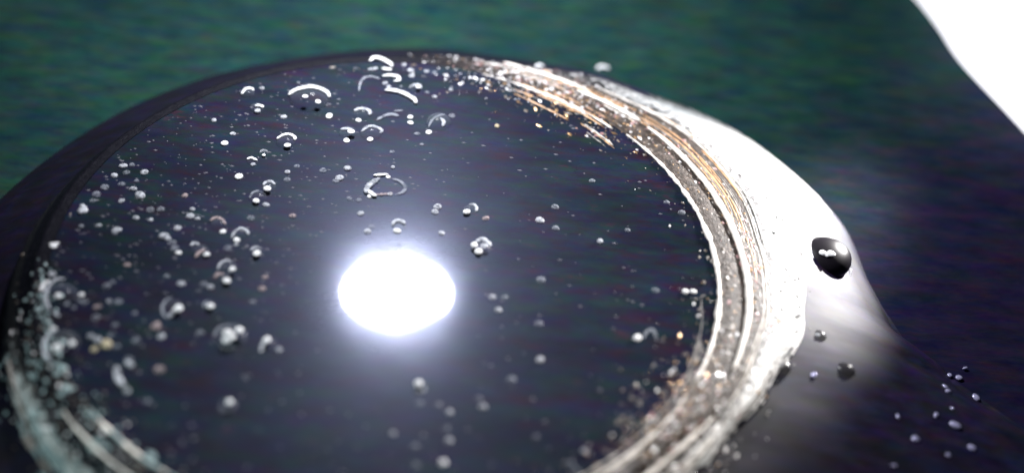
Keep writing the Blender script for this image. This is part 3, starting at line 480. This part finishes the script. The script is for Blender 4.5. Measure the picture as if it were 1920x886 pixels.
DOME = {k: [blob_mesh('dome', 40+i, m, 0.02, 3) for i in range(3)] for k, m in (('clear', FILM), ('dark', DARKB), ('brown', BROWNB))}
HIGHLIGHT = [[blob_mesh('bead', 60+i+10*j, m, 0.10) for i in range(3)] for j, m in enumerate(FLECK)]
TINY = [[blob_mesh('tiny_bubble', 160+i+10*j, m, 0.16) for i in range(4)] for j, m in enumerate(FLECK)]
random.seed(21)
for lab, (ax, ay), dome, lips, highlights, z, kind in BUBBLES:
    name = 'bubble' if dome else 'foam_streak'
    t = tag(empty(name, (ax, ay, z)), lab, 'bubble' if dome else 'foam', 'air bubbles in and on the lens')
    top = 0.004
    if dome:
        x, y, a = dome; k = 0.62 if kind == 'clear' else 0.55
        zc = 0 if kind == 'clear' else -0.15*a
        link('dome', random.choice(DOME['dark' if a > 0.06 else 'brown'] if kind == 'dark' else DOME[kind]), t, (0, 0, zc), (a, a*0.95, a*k), random.uniform(0, 6))
        if kind == 'dark':      # the pale line of liquid drawn up round its foot
            V, F = tube([(a*1.0*cos(q*pi/8), a*0.96*sin(q*pi/8), -0.22*a-0.30*a*cos(q*pi/8)) for q in range(17)], a*0.07, 0.8, False, 6, 2)
            make('foot_ring', V, F, FOAM[0], t)
    for pts, wd, b in lips:
        V, F = tube([(px-ax, py-ay, 0.45*wd) for px, py in pts], wd*0.76, 0.4, True, 8, 5, 0.22)
        make('film_highlight', V, F, FOAM[b], t)  # pale film; on bubbles it models their arc-shaped highlights
    for x, y, r, b in highlights:
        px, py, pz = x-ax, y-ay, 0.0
        if dome:                # the modelled highlight lies on the skin of the dome, on the line of sight of the plane point
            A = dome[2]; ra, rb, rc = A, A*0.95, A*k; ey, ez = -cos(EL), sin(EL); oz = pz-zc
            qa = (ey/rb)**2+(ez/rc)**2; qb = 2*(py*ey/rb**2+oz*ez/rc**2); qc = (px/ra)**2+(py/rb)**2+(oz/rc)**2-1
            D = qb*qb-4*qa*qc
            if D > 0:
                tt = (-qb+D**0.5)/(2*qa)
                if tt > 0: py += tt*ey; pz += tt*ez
        link('bead', random.choice(HIGHLIGHT[b]), t, (px, py, pz+0.1*r), (r*1.0, r*0.9, r*0.32), random.uniform(0, 6))  # the bubble's spot of light, modelled as a white blob
ORD = 'first second third fourth fifth sixth seventh eighth ninth tenth eleventh twelfth thirteenth'.split()
LOOK = ['faint grey', 'pale', 'bright white', 'pinkish', 'golden']
def rank(pts, i):         # place of a speck in its patch, counted from the nearer side
    xs = sorted(range(len(pts)), key=lambda k: pts[k][0]); p = xs.index(i); n = len(pts)
    if p == 0: return 'leftmost'
    if p == n-1: return 'rightmost'
    return ORD[p]+' from the left' if p < n/2 else ORD[n-1-p]+' from the right'
for kind, where, grp, pts in SPECKS:
    for i, (x, y, r, b) in enumerate(pts):
        o = link('bubble', random.choice(TINY[b]), None, (x, y, 0.15*r), (r*random.uniform(0.85, 1.1), r*random.uniform(0.8, 1.0), r*0.35), random.uniform(0, 6))
        if len(pts) == 1: tag(o, kind+' '+where, 'bubble')
        else: tag(o, LOOK[b]+' '+kind+', '+rank(pts, i)+' '+where, 'bubble', grp)
# pale smudge dried on the liquid's skin at the upper right
SM, nt, b = mat('smudge_film'); b.inputs['Base Color'].default_value = (0.3, 0.38, 0.5, 1); b.inputs['Roughness'].default_value = 0.7
v = coords(nt); ln = nt.nodes.new('ShaderNodeVectorMath'); ln.operation = 'LENGTH'; nt.links.new(v, ln.inputs[0])
ad = N(nt, 'ShaderNodeMath', operation='MULTIPLY_ADD'); nt.links.new(noise(nt, v, 2.2, 3), ad.inputs[0]); ad.inputs[1].default_value = 0.9; nt.links.new(ln.outputs['Value'], ad.inputs[2])
mr = nt.nodes.new('ShaderNodeMapRange'); nt.links.new(ad.outputs[0], mr.inputs[0])
for k, x in ((1, 0.45), (2, 1.1), (3, 0.34), (4, 0.0)): mr.inputs[k].default_value = x
nt.links.new(mr.outputs[0], b.inputs['Alpha'])
bm_ = blob_mesh('smudge', 77, SM, 0.1, 4)
tag(link('smudge', bm_, None, (*SMUDGE, 0.0005), (0.15, 0.14, 0.003)), 'faint pale blue smudge on the upper right of the dark liquid', 'smudge')
# dust floating on the liquid
DU = mk_white('dust', (0.34, 0.33, 0.38), 0.5, 30, 0.3); rr = random.Random(31); V, F = [], []
for i in range(900):
    a = rr.uniform(0, 2*pi); q = rr.uniform(0.05, 1)**0.5*0.985
    if i % 2: a = rr.gauss(pi*0.95, 0.6)
    x, y = q*cos(a), q*sin(a); s = rr.choice((0.0015, 0.002, 0.003, 0.004)); b_ = len(V); e = rr.uniform(1, 2.5)
    for dx, dy, dz in ((e, 0, 0.0), (0, 1, 0), (-e, 0.2, 0), (0, -1, 0), (0, 0, 0.5)): V.append((x+dx*s, y+dy*s, 0.0006+dz*s))
    for k in range(4): F.append((b_+k, b_+(k+1) % 4, b_+4))
tag(make('dust', V, F, DU, smooth=False), 'fine grey dust specks scattered over the dark liquid', 'dust', kind='stuff')
# bright wet glints at the lower right
GM = [blob_mesh('droplet', 300+i, GLINT, 0.35) for i in range(3)]; rz_ = random.Random(3)
for i, (x, y, r) in enumerate(GLINTS):
    tag(link('droplet', random.choice(GM), None, (x, y, height(math.hypot(x, y), math.degrees(math.atan2(y, x)))+0.1*r), (r*rz_.uniform(0.5, 1.1), r*rz_.uniform(0.5, 0.9), r*0.35), random.uniform(0, 6)),
        'tiny violet droplet, '+rank(GLINTS, i)+' of those glinting at the dark lower right', 'droplet', 'glinting droplets at the lower right')
